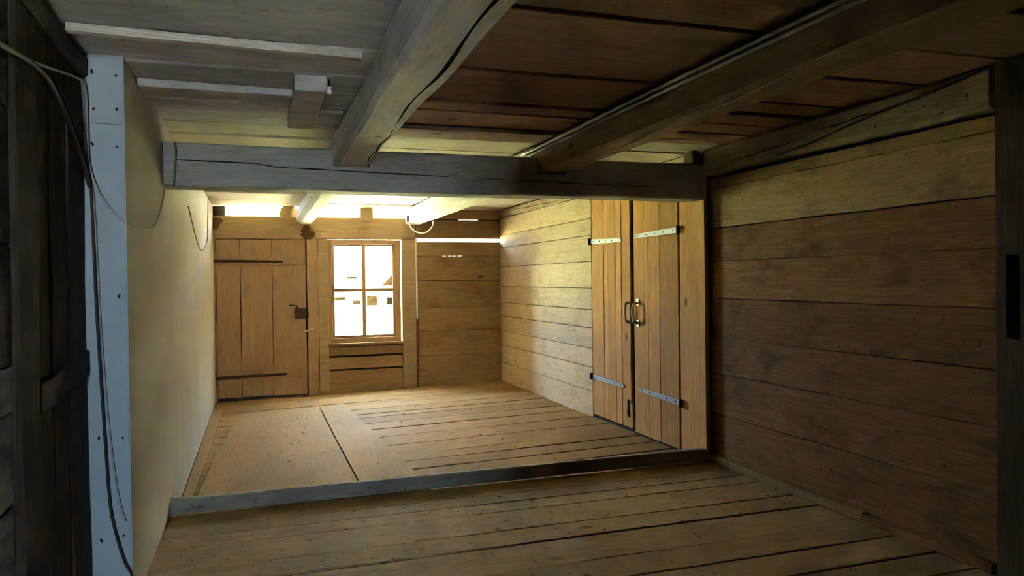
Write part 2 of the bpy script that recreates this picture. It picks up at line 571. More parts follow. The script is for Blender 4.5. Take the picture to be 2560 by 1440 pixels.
boxes('wall', [(-9, 9, 0, 8, 0, 7.6)], cream_mat, nb)
V = [(-9.6, -0.9, 7.5), (9.6, -0.9, 7.5), (9.6, 8.9, 7.5), (-9.6, 8.9, 7.5), (-9.6, 4, 10.6), (9.6, 4, 10.6)]
link('roof', V, [(3, 2, 1, 0), (0, 1, 5, 4), (2, 3, 4, 5), (0, 4, 3), (1, 2, 5)], render_mat, nb)
for (x0, x1, z0, z1) in ((-2.3, -1.71, 2.02, 2.17), (-1.42, -1.12, 1.86, 2.02), (-0.85, -0.44, 1.80, 2.20), (-0.02, 0.6, 1.82, 2.12), (-1.65, -1.25, 2.9, 3.0)):
    f = boxes('shutter', [(x0, x1, -0.06, 0.02, z0, z1)], shutter_mat, nb)
link('porch_roof', [(-0.25, -0.5, 2.6), (1.2, -0.5, 2.6), (1.2, 0, 2.6), (-0.25, 0, 2.6), (0.45, -0.5, 3.35), (0.45, 0, 3.35)], [(3, 2, 1, 0), (0, 1, 4), (1, 2, 5, 4), (2, 3, 5), (3, 0, 4, 5)], shutter_mat, nb)
tag(nb, 'pale neighbouring house seen glaring through the window panes', 'house')

# ------------------------------------------------------------------ shell that keeps the daylight out
sh = boxes('roof', [(-1.6, 4.2, -3.0, 10.98, 2.66, 2.90)], shell_mat)
tag(sh, 'plain boarding above the ceiling planks', 'roof', kind='structure')
sk = boxes('wall_outer_left', [(-1.25, -1.02, -2.5, 10.9, -0.2, 2.66)], shell_mat)
tag(sk, 'outer skin of the house on the left side', 'wall', kind='structure')
sk = boxes('wall_outer_right', [(3.87, 4.05, -2.5, 10.95, -0.2, 2.66)], shell_mat)
tag(sk, 'outer skin of the house on the right side', 'wall', kind='structure')
fo = boxes('foundation', [(-1.5, 4.1, -2.5, 10.9, -1.3, -0.16)], stone_mat)
tag(fo, 'masonry footing under the timber floors', 'foundation', kind='structure')

# ------------------------------------------------------------------ front floor
fl = boxes('floor', [(-0.9, 3.8, -2.1, 5.30, -0.16, -0.045)], void_mat)
tag(fl, 'worn grey-brown plank floor of the front room', 'floor', kind='structure')
ys = [-2.1, -1.75, -1.4, -1.1, -0.8, -0.5, -0.15, 0.15, 0.45, 0.8, 1.1, 1.45, 1.8, 2.1, 2.38, 2.62, 2.86, 3.10, 3.37, 3.64, 4.00, 4.24, 4.595, 4.79, 4.985, 5.275]
for i in range(len(ys) - 1):
    gp = (0.003, 0.006, 0.004)[i % 3]
    x1 = 3.475
    x0 = -0.735 if ys[i + 1] < 3.79 else XL - 0.01
    if ys[i] < 3.79 < ys[i + 1]:
        x0 = XL - 0.01
    board('floor_board', x0, x1, ys[i] + gp, ys[i + 1] - gp, -0.045, 0.0 + random.uniform(-0.003, 0.002), 'X', floor_near, fl, jit=0.002, nseg=5)

# ------------------------------------------------------------------ back floor, sinking a little to the left
bf = root('floor', (XR, 8.0, -0.012))
bf.rotation_euler = (0, -0.021, 0)
bf['space_root'] = 1
tag(bf, 'honey-coloured plank floor of the back room beyond the sill', 'floor', kind='structure')
boxes('subfloor', [(-4.2, 0.12, 5.32 - 8, 10.9 - 8, -0.11, -0.045)], void_mat, bf)
yb = [5.33, 5.58, 5.825, 6.12, 6.41, 6.68, 7.10, 7.53, 7.93, 8.28, 8.63, 8.87, 9.20, 9.53, 9.77, 10.06, 10.38, 10.72]
for i in range(len(yb) - 1):
    gp = (0.007, 0.004, 0.010, 0.003)[i % 4]
    board('floor_board', -4.0, 0.02, yb[i] + gp - 8, yb[i + 1] - gp - 8, -0.045, random.uniform(-0.003, 0.002), 'X', floor_back, bf, jit=0.004, nseg=5, skew=random.uniform(-0.02, 0.03))


def sheet(name, poly, z0, z1, mat, parent=None):
    n = len(poly)
    Vv = [(x, y, z0) for x, y in poly] + [(x, y, z1) for x, y in poly]
    Ff = [tuple(range(n - 1, -1, -1)), tuple(range(n, 2 * n))] + [(i, (i + 1) % n, (i + 1) % n + n, i + n) for i in range(n)]
    return link(name, Vv, Ff, mat, parent)


def lay(o):
    """lay a sheet on the tilted back floor"""
    o.rotation_euler = (0, -0.021, 0)
    x = o.location.x
    o.location.z += -0.012 - 0.021 * (XR - x)
    return o


s1 = lay(sheet('chipboard_sheet', [(-0.225, 9.50), (-0.30, 8.6), (-0.40, 7.45), (-0.475, 5.50), (0.70, 5.50), (0.685, 7.5), (0.672, 9.58)], 0.004, 0.018, sheet_mat))
tag(s1, 'wide pale chipboard sheet lying on the back floor near the door', 'sheet', 'chipboard sheets on the floor')
s2 = lay(sheet('chipboard_sheet', [(0.690, 9.585), (0.697, 7.5), (0.712, 5.50), (1.185, 5.50), (1.10, 7.4), (0.99, 9.615)], 0.004, 0.018, sheet_mat))
tag(s2, 'narrow pale chipboard sheet on the back floor in front of the window', 'sheet', 'chipboard sheets on the floor')
s3 = lay(sheet('loose_board', [(-0.565, 9.70), (-0.56, 5.50), (-0.505, 5.50), (-0.475, 7.0), (-0.46, 8.6), (-0.455, 9.95), (-0.56, 9.95)], 0.004, 0.018, sheet_mat))
tag(s3, 'long narrow board lying on the floor against the cream wall', 'board')

# ------------------------------------------------------------------ sill between the rooms
st = root('door_sill', (0, 0, 0))
st['space_root'] = 1
hewn('sill_beam', 'X', -0.575, 3.44, YS, YS + 0.055, 0.0, 0.098, sill_mat, st, nseg=20, jit=0.003, ch=0.006, seed=4)
tag(st, 'low raised wooden sill across the floor between the two rooms', 'sill')

# ------------------------------------------------------------------ ceiling boards
ce = boxes('ceiling', [(-1.0, 4.0, -2.3, 10.95, 2.60, 2.66)], void_mat)
tag(ce, 'boarded ceiling above the joists of both rooms', 'ceiling', kind='structure')


def ceil_row(edges, x0, x1, matf, gaps=(0.004,), zj=0.006, lows=(), lowd=0.025):
    for i in range(len(edges) - 1):
        gp = gaps[i % len(gaps)]
        z = ZC + random.uniform(-zj, zj) - (lowd if i in lows else 0)
        mid = (edges[i] + edges[i + 1]) / 2
        board('ceiling_board', x0, x1, edges[i] + gp, edges[i + 1] - gp, z, z + 0.03, 'X', matf(mid), ce, jit=0.004, nseg=5,
              skew=random.uniform(-0.012, 0.012))


eL = [-2.0, -1.5, -1.0, -0.5, 0, 0.4, 0.8, 1.2, 1.6, 1.95, 2.3, 2.65, 3.0, 3.42, 3.85, 4.20, 4.56, 4.80, 5.26, 5.62, 6.05, 6.5, 7.0, 7.4, 7.8, 8.2, 8.7, 9.1, 9.5, 9.85, 10.2, 10.55, 10.93]
ceil_row(eL, -0.95, 0.60, lambda y: ceil_grey if y < 5.3 else ceil_pale, (0.003, 0.006), 0.013)
eM = [-2.0, -1.5, -1.0, -0.5, 0, 0.4, 0.85, 1.3, 1.75, 2.2, 2.69, 3.22, 3.56, 3.90, 4.24, 4.47, 4.70, 4.92, 5.27]
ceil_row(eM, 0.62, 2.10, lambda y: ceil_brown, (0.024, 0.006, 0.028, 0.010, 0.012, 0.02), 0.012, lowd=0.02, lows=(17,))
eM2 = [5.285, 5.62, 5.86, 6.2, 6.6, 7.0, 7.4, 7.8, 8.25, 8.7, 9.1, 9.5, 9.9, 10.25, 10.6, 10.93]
ceil_row(eM2, 0.62, 2.10, lambda y: ceil_pale, (0.004, 0.01, 0.003), 0.006)  # strong window light behind the beam is put into this pale tone
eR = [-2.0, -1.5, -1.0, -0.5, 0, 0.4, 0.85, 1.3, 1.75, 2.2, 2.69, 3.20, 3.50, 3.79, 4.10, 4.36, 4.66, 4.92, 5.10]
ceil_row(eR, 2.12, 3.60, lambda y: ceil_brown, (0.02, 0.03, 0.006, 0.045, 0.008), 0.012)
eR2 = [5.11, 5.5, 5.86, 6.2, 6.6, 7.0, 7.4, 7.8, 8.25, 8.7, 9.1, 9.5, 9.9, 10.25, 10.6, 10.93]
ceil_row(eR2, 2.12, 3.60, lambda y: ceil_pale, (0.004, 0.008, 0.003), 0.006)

# ------------------------------------------------------------------ tie beam between the rooms (notched for the joists)
tb = root('tie_beam', (0, YS, 2.12))
tb['space_root'] = 1
JX = [(0.50, 0.735), (1.995, 2.21)]
rnd = random.Random(12)
xs = set(-0.60 + 4.03 * k / 34 for k in range(35))
tops = []
for a, b_ in JX:
    xs = {x for x in xs if not (a - 0.02 < x < b_ + 0.02)}
xs = sorted(xs)
stations = [(x, 0.285) for x in xs]
for a, b_ in JX:
    stations += [(a - 0.008, 0.285), (a - 0.0079, 0.170), (b_ + 0.0079, 0.170), (b_ + 0.008, 0.285)]
stations.sort(key=lambda q: (q[0]))


def crack_env(x):
    e = 0.0
    zc = 0.165
    for (x0, x1, za, zb_, wd) in ((-0.49, 0.06, 0.172, 0.166, 0.010), (0.02, 1.35, 0.150, 0.118, 0.012), (1.5, 3.0, 0.115, 0.09, 0.008)):
        if x0 < x < x1:
            k = (x - x0) / (x1 - x0)
            e = wd * math.sin(math.pi * k) ** 0.4 * (0.65 + 0.35 * math.sin(k * 29))
            zc = za + (zb_ - za) * k
    return e, zc


secs = []
dY = 0.22
for x, top in stations:
    e, zc = crack_env(x)
    wv = 0.005 * math.sin(x * 3.1) + 0.003 * math.sin(x * 8.7 + 1)
    zb_ = 0.004 * math.sin(x * 2.3 + 2)
    e += 0.00004
    zc = min(zc, top - 0.02)
    yv = wv
    bl = 0.012
    secs.append([(x, yv + bl, zb_), (x, dY - bl, zb_), (x, dY, zb_ + bl), (x, dY, top - 0.008), (x, dY - 0.008, top), (x, yv + 0.01, top),
                 (x, yv, top - 0.01), (x, yv, zc + e * 0.6), (x, yv + e * 2.2, zc + e * 0.3), (x, yv + e * 2.2, zc - e * 0.3), (x, yv, zc - e * 0.6), (x, yv, zb_ + bl)])
sweep('timber', secs, beam_grey, tb, dark=(7, 8, 9))
boxes('end_shim', [(-0.569, -0.50, -0.012, 0.0, 0.012, 0.285)], beam_grey, tb)
tag(tb, 'heavy grey hewn cross beam over the opening between the rooms', 'beam')

# ------------------------------------------------------------------ joists
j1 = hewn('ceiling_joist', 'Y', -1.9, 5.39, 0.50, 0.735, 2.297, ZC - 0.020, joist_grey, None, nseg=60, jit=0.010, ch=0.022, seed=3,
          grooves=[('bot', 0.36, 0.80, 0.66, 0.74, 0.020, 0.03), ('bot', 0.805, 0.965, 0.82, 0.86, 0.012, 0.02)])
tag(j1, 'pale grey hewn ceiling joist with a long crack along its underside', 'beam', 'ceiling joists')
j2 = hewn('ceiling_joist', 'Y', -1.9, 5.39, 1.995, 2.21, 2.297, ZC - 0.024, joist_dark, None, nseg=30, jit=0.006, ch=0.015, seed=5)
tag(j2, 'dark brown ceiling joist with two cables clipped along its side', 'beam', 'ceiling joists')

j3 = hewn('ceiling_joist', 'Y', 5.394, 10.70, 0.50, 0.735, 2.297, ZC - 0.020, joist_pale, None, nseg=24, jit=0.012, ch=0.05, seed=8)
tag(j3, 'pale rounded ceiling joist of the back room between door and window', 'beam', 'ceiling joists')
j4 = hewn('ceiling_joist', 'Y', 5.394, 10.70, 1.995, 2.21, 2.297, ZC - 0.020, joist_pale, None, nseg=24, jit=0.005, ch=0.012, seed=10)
tag(j4, 'pale ceiling joist of the back room right of the window', 'beam', 'ceiling joists')

# ------------------------------------------------------------------ cream wall box on the left
wl = boxes('wall_left', [(-0.90, XL, 3.805, 10.74, -0.13, 2.58)], white_wall)
tag(wl, 'cream painted fibreboard wall running from the corner to the back door', 'wall', kind='structure')
for z0, z1 in ((-0.0, 2.213), (2.219, 2.52)):
    pn = boxes('front_panel', [(-0.80, XL - 0.002, 3.792, 3.806, z0, z1)], white_panel, wl)
    pn['label'] = 'bluish white panel facing the front room'
    zs = (2.28, 2.44) if z0 > 1 else (2.12, 1.45, 0.8, 0.35)
    for zz in zs:
        for xx in (-0.695, -0.60):
            tube('nail', [(xx + random.uniform(-0.01, 0.01), 3.793, zz + random.uniform(-0.02, 0.02))] * 1 + [(xx, 3.789, zz)], 0.005, iron_dark, pn, sides=6)
board('corner_strip', XL - 0.006, XL + 0.004, 3.786, 3.80, 0.0, 2.52, 'Z', white_panel, wl, jit=0.001, ch=0.002)
tk = boxes('scribed_skirting', [(XL, XL + 0.012, 5.34, 5.52, -0.05, 0.10)], white_wall, wl)

# ------------------------------------------------------------------ dark timber wall at far left
dw = boxes('wall_left_front', [(-1.0, -0.775, -2.0, 3.80, -0.1, 2.41)], void_mat)
tag(dw, 'dark smoke-blackened timber wall at the left edge', 'wall', kind='structure')
yv = [3.0, 3.22, 3.47, 3.788]
for i in range(3):
    board('wall_plank', -0.775, -0.742 + 0.004 * i, yv[i] + 0.002, yv[i + 1] - 0.002, 0.0, 2.41, 'Z', dark_z, dw, jit=0.005, nseg=8)
board('rail', -0.742, -0.722, 3.0, 3.76, 1.04, 1.15, 'Y', dark_y, dw, jit=0.006, nseg=5, skew=0.05)
zz = [0.0, 0.42, 0.80, 1.10, 1.24, 1.62, 2.05, 2.41]
for i in range(len(zz) - 1):
    board('wall_plank', -0.775, -0.740 + random.uniform(-0.004, 0.002), 0.4, 2.74, zz[i] + 0.003, zz[i + 1] - 0.003, 'Y', blue_y if i < 4 else dark_y, dw, jit=0.006, nseg=6)
board('wall_plank', -0.775, -0.745, -2.0, 0.39, 0.0, 2.41, 'Z', dark_z, dw)
board('upright', -0.775, -0.716, 2.745, 2.995, 0.0, 2.41, 'Z', dark_z, dw, jit=0.008, nseg=7, ch=0.012)
tp = hewn('top_timber', 'Y', -0.40, 3.775, -0.80, -0.705, 2.415, 2.515, dark_y, None, nseg=20, jit=0.006, ch=0.015, seed=9)
tag(tp, 'blackened timber along the top of the dark left wall', 'beam')

# ------------------------------------------------------------------ right wall, front room
wn = boxes('wall_right_front', [(3.52, 3.8, 2.78, 5.28, -0.1, 2.30)], void_mat)
tag(wn, 'stained horizontal plank wall on the right of the front room', 'wall', kind='structure')
zz = [0.0, 0.385, 0.72, 1.01, 1.32, 1.62, 1.885, 2.205, 2.285]
gz = [0.002, 0.002, 0.003, 0.002, 0.003, 0.001, 0.006, 0.003]
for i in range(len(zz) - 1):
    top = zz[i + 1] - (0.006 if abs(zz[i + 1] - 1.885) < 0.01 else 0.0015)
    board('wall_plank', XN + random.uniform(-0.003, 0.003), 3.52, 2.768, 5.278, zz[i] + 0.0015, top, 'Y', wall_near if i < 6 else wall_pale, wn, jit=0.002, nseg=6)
wp = hewn('top_timber', 'Y', 2.77, 5.27, 3.425, 3.60, 2.315, ZC - 0.01, plate_near, None, nseg=24, jit=0.008, ch=0.02, seed=15,
          grooves=[('blo', 0.15, 0.5, 0.30, 0.46, 0.012, 0.02), ('blo', 0.52, 0.86, 0.56, 0.75, 0.010, 0.02)])
tag(wp, 'mottled timber plate along the top of the front right wall', 'beam')
bs = root('baseboard_right', (0, 0, 0))
bs['space_root'] = 1
board('strip', 3.425, 3.478, 2.77, 3.62, 0.0, 0.05, 'Y', wall_near, bs, nseg=5)
board('strip', 3.43, 3.478, 3.625, 5.25, 0.0, 0.055, 'Y', floor_back, bs, nseg=5)
tag(bs, 'pale wooden strip along the foot of the front right wall', 'baseboard', kind='structure')

# near post at the right edge with a mortise cut through its side
po = root('door_post', (3.40, 2.55, 0))
tag(po, 'dark upright post at the right edge of the photo with a mortise slot', 'post')
po['space_root'] = 1
y0, y1 = -0.62, 0.168
sy0, sy1, sz0, sz1 = 0.045, 0.115, 1.18, 1.58
boxes('timber', [(0, 0.2, y0, sy0, 0, 2.52), (0, 0.2, sy1, y1, 0, 2.52), (0, 0.2, sy0, sy1, 0, sz0), (0, 0.2, sy0, sy1, sz1, 2.52), (0.10, 0.2, sy0, sy1, sz0, sz1)], post_dark, po)
wnn = boxes('wall_right_rear', [(3.45, 3.55, -2.0, 1.93, 0.0, 2.55)], post_dark)
tag(wnn, 'dark boarded wall beside the camera on the right', 'wall', kind='structure')

# ------------------------------------------------------------------ rear of the front room (behind the camera): passage with a small window
rw = boxes('wall_rear', [(-0.1, 3.6, -0.55, -0.42, -0.05, 2.58), (-0.1, 0.12, -2.0, -0.55, -0.05, 2.58),
                         (-0.95, -0.64, -2.0, -1.9, -0.05, 2.58), (-0.40, 0.12, -2.0, -1.9, -0.05, 2.58),
                         (-0.64, -0.40, -2.0, -1.9, -0.05, 0.55), (-0.64, -0.40, -2.0, -1.9, 2.25, 2.58)], post_dark)
tag(rw, 'dark boarded wall behind the camera', 'wall', kind='structure')

# ------------------------------------------------------------------ right wall, back room
wr = boxes('wall_right_back', [(3.455, 3.85, 5.655, 10.95, -0.12, 2.58)], void_mat)
tag(wr, 'honey-coloured horizontal plank wall on the right of the back room', 'wall', kind='structure')
zz = [-0.03, 0.262, 0.525, 0.731, 0.954, 1.155, 1.39, 1.681, 1.965, 2.149, 2.40]
for i in range(len(zz) - 1):
    board('wall_plank', XR + random.uniform(-0.002, 0.002), 3.455, 7.46, 10.72, zz[i] + 0.003, zz[i + 1] - 0.003, 'Y', pine_y, wr, jit=0.0015, nseg=4, slope=0.0)
hewn('top_plate', 'Y', 5.52, 10.70, 3.405, 3.46, 2.405, ZC - 0.012, plate_near, wr, nseg=20, jit=0.006, ch=0.012, seed=21,
     grooves=[('blo', 0.5, 0.95, 0.8, 0.3, 0.008, 0.012)])
pz = board('door_jamb', XR - 0.002, 3.455, YS - 0.012, 5.652, 0.0, 2.40, 'Z', pine_z, wr, jit=0.002, nseg=5)
cp = board('corner_post', 3.456, 3.60, YS + 0.004, 5.50, 0.0, 2.40, 'Z', post_dark, None, jit=0.003, nseg=5)
tag(cp, 'dark post between the double door and the front right wall', 'post')


def plank_door(name, ye, z0, z1, label):
    d = root(name, (XR, (ye[0] + ye[-1]) / 2, 0))
    d['space_root'] = 1
    oy = d.location.y
    for i in range(len(ye) - 1):
        board('door_board', -0.004 + random.uniform(-0.003, 0.003), 0.028, ye[i] + 0.0015 - oy, ye[i + 1] - 0.0015 - oy, z0, z1, 'Z', pine_z, d, jit=0.001, nseg=4)
    tag(d, label, 'door', 'double door leaves', 'structure')
    return d


d2 = plank_door('door_2', [6.535, 6.745, 6.87, 7.05, 7.15, 7.44], 0.03, 2.38, 'left leaf of the plank double door beside the horizontal planks')
d3 = plank_door('door_3', [5.668, 5.985, 6.20, 6.27, 6.488], 0.012, 2.38, 'right leaf of the plank double door beside the opening post')


def on(d, x, y, z):
    return (x - d.location.x, y - d.location.y, z - d.location.z)


NX = (-1, 0, 0)
strap_hinge(d2, on(d2, XR - 0.008, 7.46, 1.892), on(d2, XR - 0.008, 6.72, 1.872), 0.05, NX, steel, iron_dark)
strap_hinge(d2, on(d2, XR - 0.008, 7.45, 0.435), on(d2, XR - 0.008, 6.70, 0.424), 0.05, NX, steel, iron_dark)
strap_hinge(d3, on(d3, XR - 0.008, 5.645, 1.902), on(d3, XR - 0.008, 6.43, 1.890), 0.05, NX, steel, iron_dark)
strap_hinge(d3, on(d3, XR - 0.008, 5.625, 0.417), on(d3, XR - 0.008, 6.39, 0.434), 0.05, NX, steel, iron_dark)
# ragged cover strip along the meeting edge
board('cover_strip', *[v for v in (-0.022, -0.004)], 6.525 - d2.location.y, 6.575 - d2.location.y, 0.30, 2.38, 'Z', pine_z, d2, jit=0.004, nseg=14)
# dark stop strip behind the gap
board('stop_strip', 0.012, 0.03, 6.488 - d2.location.y, 6.536 - d2.location.y, 0.03, 2.38, 'Z', iron_rust, d2, jit=0.001)


def pull(d, y, mat):
    x = -0.006
    yy = y - d.location.y
    h = tube('pull_handle', [(x, yy, 1.255), (x - 0.045, yy, 1.245), (x - 0.055, yy, 1.16), (x - 0.045, yy, 1.075), (x, yy, 1.065)], 0.013, mat, d, sides=8, n=5)
    for z in (1.262, 1.06):
        boxes('plate', [(x - 0.006, x + 0.001, yy - 0.022, yy + 0.022, z - 0.03, z + 0.03)], mat, h)
    return h


pull(d2, 6.56, brass_steel)
pull(d3, 6.40, brass_steel)
bolt = tube('door_bolt', [on(d2, XR - 0.03, 6.60, 1.075), on(d2, XR - 0.03, 6.38, 1.07)], 0.009, iron_dark, d2, sides=8)
tube('door_hook', [on(d2, XR - 0.015, 6.60, 0.30), on(d2, XR - 0.03, 6.57, 0.26), on(d2, XR - 0.025, 6.56, 0.14)], 0.012, iron_dark, d2, sides=8)

# ------------------------------------------------------------------ back wall
wb = root('wall_back', (0, 0, 0))
wb['space_root'] = 1
tag(wb, 'back wall of posts and planks with the door and the window', 'wall', kind='structure')
YO = YB + 0.075
boxes('backing', [
    (2.13, 3.46, YO - 0.035, YO, -0.1, 1.845), (2.13, 2.55, YO - 0.035, YO, 1.845, 1.853), (2.60, 2.64, YO - 0.035, YO, 1.845, 1.853), (2.68, 2.70, YO - 0.035, YO, 1.845, 1.853), (2.75, 2.78, YO - 0.035, YO, 1.845, 1.853), (2.84, 3.46, YO - 0.035, YO, 1.845, 1.853),
    (2.13, 3.46, YO - 0.035, YO, 1.853, 2.053), (2.13, 3.46, YO - 0.035, YO, 2.103, 2.376), (2.13, 2.80, YO - 0.035, YO, 2.376, 2.386),
    (3.10, 3.46, YO - 0.035, YO, 2.376, 2.386), (2.13, 3.46, YO - 0.035, YO, 2.386, 2.62),
    (-0.60, 0.80, YO - 0.02, YO, -0.13, 2.10), (0.905, 1.945, YO - 0.035, YO, -0.13, 0.60)], void_mat, wb)
pl = hewn('wall_plate', 'X', -0.60, 2.14, YB - 0.015, YB + 0.16, 2.085, 2.392, plate_back, wb, nseg=16, jit=0.004, ch=0.012, seed=31,
          grooves=[('blo', 0.63, 0.86, 0.52, 0.46, 0.006, 0.012), ('blo', 0.46, 0.60, 0.64, 0.62, 0.006, 0.012)])
boxes('infill_block', [(-0.60, -0.42, YB + 0.0, YB + 0.14, 2.39, 2.52)], dark_y, wb)
boxes('infill_block', [(1.362, 1.535, YB - 0.055, YB + 0.14, 2.335, 2.52)], pine_beam_x, wb)
tube('log_end', [(0.40, YB + 0.02, 2.43), (0.40, YB + 0.15, 2.43)], 0.125, pine_beam_x, wb, sides=14)
# planks right of the window
zz = [-0.02, 0.40, 0.755, 1.10, 1.492, 1.849, 2.053]
for i in range(len(zz) - 1):
    z1 = zz[i + 1] - (0.003 if i == 4 else 0.007 if i == 3 else 0.003)
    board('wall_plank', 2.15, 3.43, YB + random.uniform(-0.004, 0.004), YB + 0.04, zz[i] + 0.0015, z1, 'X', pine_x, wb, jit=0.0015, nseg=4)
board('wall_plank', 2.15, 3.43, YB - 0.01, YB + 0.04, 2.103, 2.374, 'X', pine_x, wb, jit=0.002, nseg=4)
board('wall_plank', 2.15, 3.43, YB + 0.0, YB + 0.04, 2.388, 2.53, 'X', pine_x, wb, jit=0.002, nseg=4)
# posts and casing
board('door_frame', -0.59, -0.545, YB + 0.005, YB + 0.10, -0.12, 2.085, 'Z', pine_door, wb, jit=0.002)
board('door_frame', 0.625, 0.772, YB - 0.008, YB + 0.10, -0.12, 2.085, 'Z', pine_door, wb, jit=0.002)
board('window_post', 0.776, 0.908, YB - 0.002, YB + 0.27, -0.12, 2.085, 'Z', pine_beam_x, wb, jit=0.002)
board('window_post', 1.94, 2.142, YB - 0.002, YB + 0.27, -0.12, 2.085, 'Z', pine_beam_x, wb, jit=0.002)
# below the window
board('window_sill', 0.90, 1.945, YB - 0.045, YB + 0.10, 0.595, 0.632, 'X', pine_x, wb, jit=0.002, nseg=4)
board('apron_board', 0.912, 1.938, YB - 0.004, YB + 0.035, 0.460, 0.583, 'X', pine_x, wb, jit=0.002, nseg=4)
board('apron_board', 0.912, 1.938, YB + 0.024, YB + 0.038, 0.268, 0.430, 'X', pine_x, wb, jit=0.003, nseg=4)
board('apron_board', 0.912, 1.938, YB + 0.012, YB + 0.038, -0.04, 0.245, 'X', pine_x, wb, jit=0.003, nseg=4)
board('floor_rail', 0.78, 2.15, YB - 0.03, YB + 0.02, -0.08, -0.02, 'X', pine_x, wb, jit=0.004, nseg=4)
board('floor_rail', 2.15, 3.42, YB - 0.03, YB + 0.0, -0.04, 0.03, 'X', pine_x, wb, jit=0.004, nseg=4)

# ------------------------------------------------------------------ window
wi = root('window_1', (1.41, YB + 0.045, 0.632))
wi['space_root'] = 1
tag(wi, 'four-pane wooden window glaring with daylight in the back wall', 'window', kind='structure')


def wbx(name, x0, x1, z0, z1, y0=-0.02, y1=0.02, axis='Z', mat=pine_door, par=None):
    return board(name, x0 - 1.41, x1 - 1.41, y0, y1, z0 - 0.632, z1 - 0.632, axis, mat, par or wi, jit=0.001, ch=0.004)


wbx('frame_stile', 0.900, 0.965, 0.625, 2.078, -0.03, 0.03)
wbx('frame_stile', 1.855, 1.922, 0.625, 2.074, -0.03, 0.03)
wbx('frame_rail', 0.965, 1.855, 2.022, 2.077, -0.03, 0.03, 'X')
wbx('frame_rail', 0.965, 1.855, 0.625, 0.70, -0.03, 0.03, 'X')
wbx('sash_stile', 0.966, 0.998, 0.702, 2.020, -0.018, 0.022)
wbx('sash_stile', 1.812, 1.854, 0.702, 2.020, -0.018, 0.022)
wbx('sash_rail', 0.998, 1.812, 1.990, 2.020, -0.018, 0.022, 'X')
wbx('sash_rail', 0.998, 1.812, 0.702, 0.735, -0.018, 0.022, 'X')
wbx('glazing_bar', 1.379, 1.430, 0.735, 1.990, -0.016, 0.02)
wbx('glazing_bar', 0.998, 1.379, 1.348, 1.395, -0.016, 0.02, 'X')
wbx('glazing_bar', 1.430, 1.812, 1.348, 1.395, -0.016, 0.02, 'X')
for x0, x1 in ((0.998, 1.379), (1.430, 1.812)):
    for z0, z1 in ((0.735, 1.348), (1.395, 1.990)):
        boxes('pane', [(x0 - 1.41, x1 - 1.41, 0.004, 0.008, z0 - 0.632, z1 - 0.632)], glass, wi)
tube('window_hook', [(0.945 - 1.41, -0.032, 1.425 - 0.632), (0.965 - 1.41, -0.045, 1.42 - 0.632), (1.0 - 1.41, -0.03, 1.39 - 0.632)], 0.006, iron_rust, wi, sides=6)
tube('window_hook', [(1.86 - 1.41, -0.032, 1.21 - 0.632), (1.895 - 1.41, -0.036, 1.215 - 0.632)], 0.006, steel, wi, sides=6)

# ------------------------------------------------------------------ back door
d1 = root('door_1', (0.04, YB + 0.01, -0.06))
d1['space_root'] = 1
tag(d1, 'ledged plank door with two black strap hinges left of the window', 'door', kind='structure')


def dbx(name, x0, x1, z0, z1, y0=0.0, y1=0.03, axis='Z', mat=pine_door, par=None, jit=0.001):
    return board(name, x0 - 0.04, x1 - 0.04, y0, y1, z0 + 0.06, z1 + 0.06, axis, mat, par or d1, jit=jit, ch=0.003, nseg=4)


for a, b_ in ((-0.540, -0.245), (-0.235, 0.164), (0.171, 0.610)):
    dbx('door_board', a, b_, -0.048, 2.078)
dbx('ledge', -0.540, 0.612, 1.728, 1.842, -0.014, 0.001, 'X')
dbx('ledge', -0.540, 0.612, 0.195, 0.320, -0.014, 0.001, 'X')
dbx('threshold', -0.54, 0.62, -0.10, -0.052, -0.03, 0.03, 'X', dark_y)
NY = (0, -1, 0)
strap_hinge(d1, (-0.585 - 0.04, -0.016, 1.785 + 0.06), (0.312 - 0.04, -0.016, 1.775 + 0.06), 0.045, NY, iron_rust, iron_dark, pin=0.07)
strap_hinge(d1, (-0.575 - 0.04, -0.016, 0.225 + 0.06), (0.345 - 0.04, -0.016, 0.243 + 0.06), 0.048, NY, iron_rust, iron_dark, pin=0.09)
lk = boxes('lock_case', [(0.452 - 0.04, 0.606 - 0.04, -0.035, -0.002, 0.985 + 0.06, 1.135 + 0.06)], iron_rust, d1)
tube('lock_lever', [(0.49 - 0.04, -0.03, 1.13 + 0.06), (0.49 - 0.04, -0.045, 1.165 + 0.06), (0.47 - 0.04, -0.05, 1.172 + 0.06), (0.385 - 0.04, -0.05, 1.185 + 0.06)], 0.008, iron_dark, lk, sides=6, n=3)
boxes('lock_keep', [(0.612 - 0.04, 0.64 - 0.04, -0.04, -0.02, 1.0 + 0.06, 1.12 + 0.06)], iron_rust, d1)
lt = tube('latch', [(0.575 - 0.04, -0.012, 0.825 + 0.06), (0.61 - 0.04, -0.035, 0.815 + 0.06), (0.70 - 0.04, -0.035, 0.845 + 0.06)], 0.011, brass_steel, d1, sides=8, n=3)
tube('latch_rod', [(0.612 - 0.04, -0.008, 1.0 + 0.06), (0.608 - 0.04, -0.012, 0.83 + 0.06)], 0.006, iron_dark, d1, sides=6)

